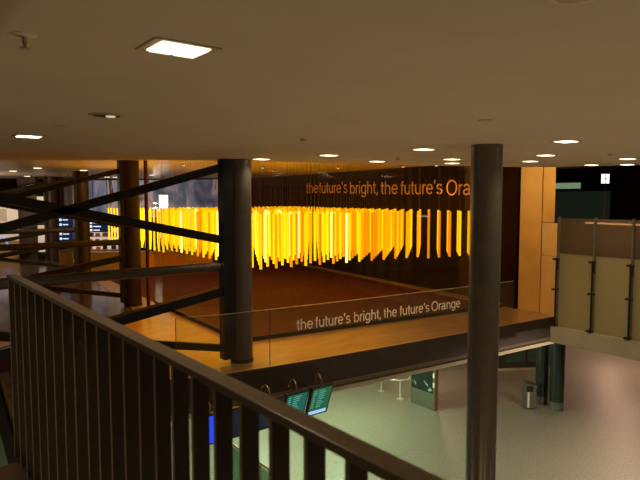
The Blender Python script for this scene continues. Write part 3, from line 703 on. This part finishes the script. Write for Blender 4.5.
for n, (s, h) in enumerate(bl):
    t = thing('bottle', 'dark bottle on the orange bar counter, %s' % ['nearest the red pipe', 'tallest of the row, next to the first', 'third from the red pipe', 'fourth from the red pipe', 'fifth from the red pipe', 'sixth from the red pipe', 'farthest right'][n], 'bottle', oncounter(s, 0.25), 0, 'bottles on the bar counter')
    MB().lathe([(0.05, 0), (0.05, h * 0.6), (0.02, h * 0.75), (0.018, h)], 14).build('body', M['bottle'], t, smooth=True)
    MB().lathe([(0.021, h), (0.021, h + 0.03)], 10).build('cap', M['lip'], t)
for n, s in enumerate((2.98, 3.55, 3.72, 4.45, 4.6)):
    o = MB().lathe([(0.04, 0), (0.06, 0.20), (0.055, 0.20), (0.036, 0.02)], 14).build('cup', M['cup'], None, smooth=True, loc=oncounter(s, 0.2))
    tag(o, 'pale cup on the orange bar counter, %s' % ['between the second and third bottle', 'right of the fourth bottle', 'left of the fifth bottle', 'right of the sixth bottle', 'left of the last bottle'][n], 'cup', 'cups on the bar counter')
# mural
p0, p1 = Vector((9.75, 35.5)), Vector((15.75, 28.15)); dm = (p1 - p0); am = math.atan2(dm.y, dm.x)
t = thing('mural', 'blurred blue grey mural with painted light on the far wall behind the sticks', 'mural', (p0.x, p0.y, 5.9), am)
MB().box(0, 0.0, 0, dm.length, 0.05, 2.12).build('picture', M['mural'], t)
MB().box(0, -0.02, 2.12, dm.length, 0.05, 2.16).build('top_rail', M['black'], t)
# cyan sign
t = thing('glowing_sign', 'white cyan glowing upright sign hanging above the bar sticks', 'sign', (11.55, 27.7, 6.30), rad(-25))
MB().box(-0.23, 0, 0, 0.23, 0.1, 0.86).build('housing', M['offwhite'], t)
MB().box(-0.21, -0.008, 0.02, 0.21, 0.0, 0.84).build('sign_face', M['cyansign'], t)
MB().tube([(0, 0.05, 0.86), (0, 0.05, HIGH - 6.30)], 0.015, 8).build('hanger', M['wire'], t)
# information boards
def board(label, x, y, z0, w, h, rz, rowsn):
    t = thing('information_board', label, 'information board', (x, y, z0), rz, 'navy information boards')
    MB().box(-w / 2, 0, 0, w / 2, 0.08, h).build('panel', M['boardnavy'], t)
    r = random.Random(rowsn)
    for k in range(rowsn):
        z = h - (k + 0.75) * h / (rowsn + 0.3)
        MB().box(-w / 2 + 0.05, -0.006, z - 0.04, -w / 2 + 0.15, 0, z + 0.06).build('row_icon', M['boardtext'], t)
        MB().box(-w / 2 + 0.2, -0.006, z - 0.015, -w / 2 + 0.2 + r.uniform(0.3, 0.55) * w * 0.8, 0, z + 0.03).build('text_row', M['boardtext'], t)
    for sx in (-0.3, 0.3): MB().tube([(sx * w, 0.04, h), (sx * w, 0.04, HIGH - z0)], 0.015, 6).build('hanger', M['wire'], t)
board('narrow tall navy information board with white icons, farther left', 6.87, 27.6, 5.05, 0.62, 1.12, rad(-36), 5)
board('wide navy information board with four white text rows', 7.80, 25.6, 5.52, 1.0, 0.68, rad(-36), 4)
# lit shops at the far left
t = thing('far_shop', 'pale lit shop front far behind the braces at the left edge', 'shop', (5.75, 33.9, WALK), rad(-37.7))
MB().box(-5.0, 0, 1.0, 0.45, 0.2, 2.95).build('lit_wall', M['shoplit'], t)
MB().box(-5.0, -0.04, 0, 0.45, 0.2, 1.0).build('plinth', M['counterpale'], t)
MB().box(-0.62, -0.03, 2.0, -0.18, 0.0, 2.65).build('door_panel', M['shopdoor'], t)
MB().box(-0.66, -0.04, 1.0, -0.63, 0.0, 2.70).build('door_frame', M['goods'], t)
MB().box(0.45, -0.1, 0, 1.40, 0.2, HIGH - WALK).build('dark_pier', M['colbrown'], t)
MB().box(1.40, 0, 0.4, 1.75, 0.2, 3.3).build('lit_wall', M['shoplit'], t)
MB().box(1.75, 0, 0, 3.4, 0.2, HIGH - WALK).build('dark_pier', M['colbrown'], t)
MB().tube([(-0.75, -0.08, 1.85), (-0.35, -0.08, 1.35)], 0.035, 8).build('neon_tube', M['neon'], t)
MB().tube([(-0.45, -0.08, 1.15), (-0.05, -0.08, 0.7)], 0.035, 8).build('neon_tube', M['neon'], t)
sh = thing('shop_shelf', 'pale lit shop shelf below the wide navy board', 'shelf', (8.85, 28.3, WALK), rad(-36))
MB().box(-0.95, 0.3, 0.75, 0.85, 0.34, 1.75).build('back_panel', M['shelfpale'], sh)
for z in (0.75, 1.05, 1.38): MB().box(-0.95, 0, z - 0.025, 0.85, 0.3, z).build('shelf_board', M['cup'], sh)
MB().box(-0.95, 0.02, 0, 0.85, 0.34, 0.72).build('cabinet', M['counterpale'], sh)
R = random.Random(3); n = 0
names9 = ['lower left', 'lower second', 'lower third', 'lower fourth', 'lower right', 'middle left', 'middle second', 'middle third', 'middle fourth', 'middle right', 'upper left', 'upper second', 'upper third', 'upper fourth', 'upper right']
for z in (0.75, 1.05, 1.38):
    for k in range(5):
        xk = -0.78 + k * 0.36 + R.uniform(-.05, .05); w = R.uniform(0.08, 0.13); h = R.uniform(0.12, 0.2)
        c, s = math.cos(rad(-36)), math.sin(rad(-36))
        o = MB().box(-w, -0.07, 0, w, 0.07, h).build('packet', M['goods'] if R.random() < 0.55 else M['goodsred'], None, bevel=0.01, loc=(8.85 + c * xk - s * 0.15, 28.3 + s * xk + c * 0.15, WALK + z))
        o.rotation_euler = (0, 0, rad(-36)); tag(o, 'small packet on the pale shop shelf, %s one' % names9[n], 'packet', 'packets on the shop shelf'); n += 1
# pale kiosk behind the wide board's column
t = thing('kiosk', 'pale kiosk panel low between the two navy boards', 'kiosk', (6.60, 26.1, WALK), rad(-20))
MB().box(-0.40, 0, 0, 0.15, 0.3, 0.95).build('panel', M['counterpale'], t)
MB().box(-0.43, -0.02, 0.95, 0.18, 0.32, 0.99).build('top', M['lip'], t)

# ------------------------------------------------------------------ lights of the place and added fills
W = bpy.data.worlds.new('World'); scene.world = W; W.use_nodes = True
bg = W.node_tree.nodes['Background']; bg.inputs['Color'].default_value = (1.0, 0.64, 0.31, 1); bg.inputs['Strength'].default_value = 0.05
# added fills on the unseen hall floor, standing for bounce onto the ceiling
for x, y, e in ((3.0, 2.0, 190), (5.2, 0.6, 160), (9.2, 1.6, 110), (13.2, 0.6, 90), (2.6, 7.2, 140), (7.0, -3.0, 110)):
    lamp('SPOT', 'bounce_fill', (x, y, 0.25), e, (1.0, 0.70, 0.38), None, 0.25, 150, 0.9, (x, y, 7))
for x, y, e in ((-1.8, 0.5, 80), (-1.2, 4.2, 150), (-1.2, -2.5, 50)):
    lamp('SPOT', 'landing_fill', (x, y, CEIL - 0.04), e, WARM, None, 0.10, 150, 0.8)  # added over the landing, out of view, to light the railing
for x, y, e, tx, ty in ((7.08, 12.55, 600, 8.6, 14.0), (6.95, 19.6, 600, 8.0, 19.0), (14.1, 10.46, 420, 12.0, 13.5)):
    lamp('SPOT', 'well_glow_fill', (x, y, WALK + 0.10), e, (1.0, 0.42, 0.04), None, 0.05, 120, 0.9, (tx, ty, HIGH))  # added behind columns to throw orange light on the raised ceiling
# unseen orange spots washing the walkway; the last one added to brighten the counter
for x, y, e in ((5.0, 12.3, 420), (7.2, 10.7, 190), (5.3, 14.4, 120), (9.6, 23.0, 90)):
    lamp('SPOT', 'orange_spot', (x, y, 8.02), e, (1.0, 0.36, 0.02), None, 0.06, 100, 0.8)
# lower hall fluorescents, hidden above the hall behind the slab edge
for x, y, e in ((8.0, 12.0, 420), (11.5, 13.5, 330), (10.0, 16.5, 260)):
    lamp('POINT', 'unseen_hall_lamp', (x, y, 2.9), e, (0.66, 1.0, 0.62), None, 0.12)
for x, y, e in ((16.5, 14.5, 120), (24.0, 10.4, 230), (27.5, 13.0, 220), (25.0, 6.5, 160)):
    lamp('POINT', 'unseen_hall_lamp', (x, y, 3.0), e, (1.0, 0.62, 0.42), None, 0.12)
lamp('SPOT', 'unseen_hall_lamp', (14.6, 5.2, 3.36), 680, (1.0, 0.79, 0.56), None, 0.12, 124, 0.6, (13.6, 7.4, 0))  # added unseen spot that brightens the near lower floor
lamp('POINT', 'far_ceiling_fill', (3.0, 30.0, 6.6), 260, (1.0, 0.78, 0.55), None, 0.15)  # added out of view to brighten the far left ceiling
lamp('SPOT', 'ochre_wall_fill', (12.6, 8.9, 8.02), 150, (1.0, 0.68, 0.30), None, 0.08, 96, 0.7, (14.8, 8.85, 6.7))  # added out of sight to brighten the ochre wall
lamp('SPOT', 'gallery_fill', (15.6, 5.6, HIGH - 0.1), 150, (1.0, 0.72, 0.42), None, 0.1, 150, 0.8)  # added unseen light behind the partition, brightening its glass

# ------------------------------------------------------------------ camera
cd = bpy.data.cameras.new('camera'); cam = bpy.data.objects.new('camera', cd); COL.objects.link(cam)
F = 580.0
cd.sensor_width = 36.0; cd.lens = F / 640 * 36.0; cd.clip_start = 0.05; cd.clip_end = 200
cam.location = (0, 0, EYE)
cam.rotation_euler = (rad(90) - math.atan(42 / F), 0, rad(-37.7))
cd.dof.use_dof = True; cd.dof.focus_distance = 13.0; cd.dof.aperture_fstop = 4.0
scene.camera = cam
scene.view_settings.view_transform = 'Standard'; scene.view_settings.look = 'None'
scene.view_settings.exposure = 0.0; scene.view_settings.gamma = 1.0; scene.view_settings.use_curve_mapping = False
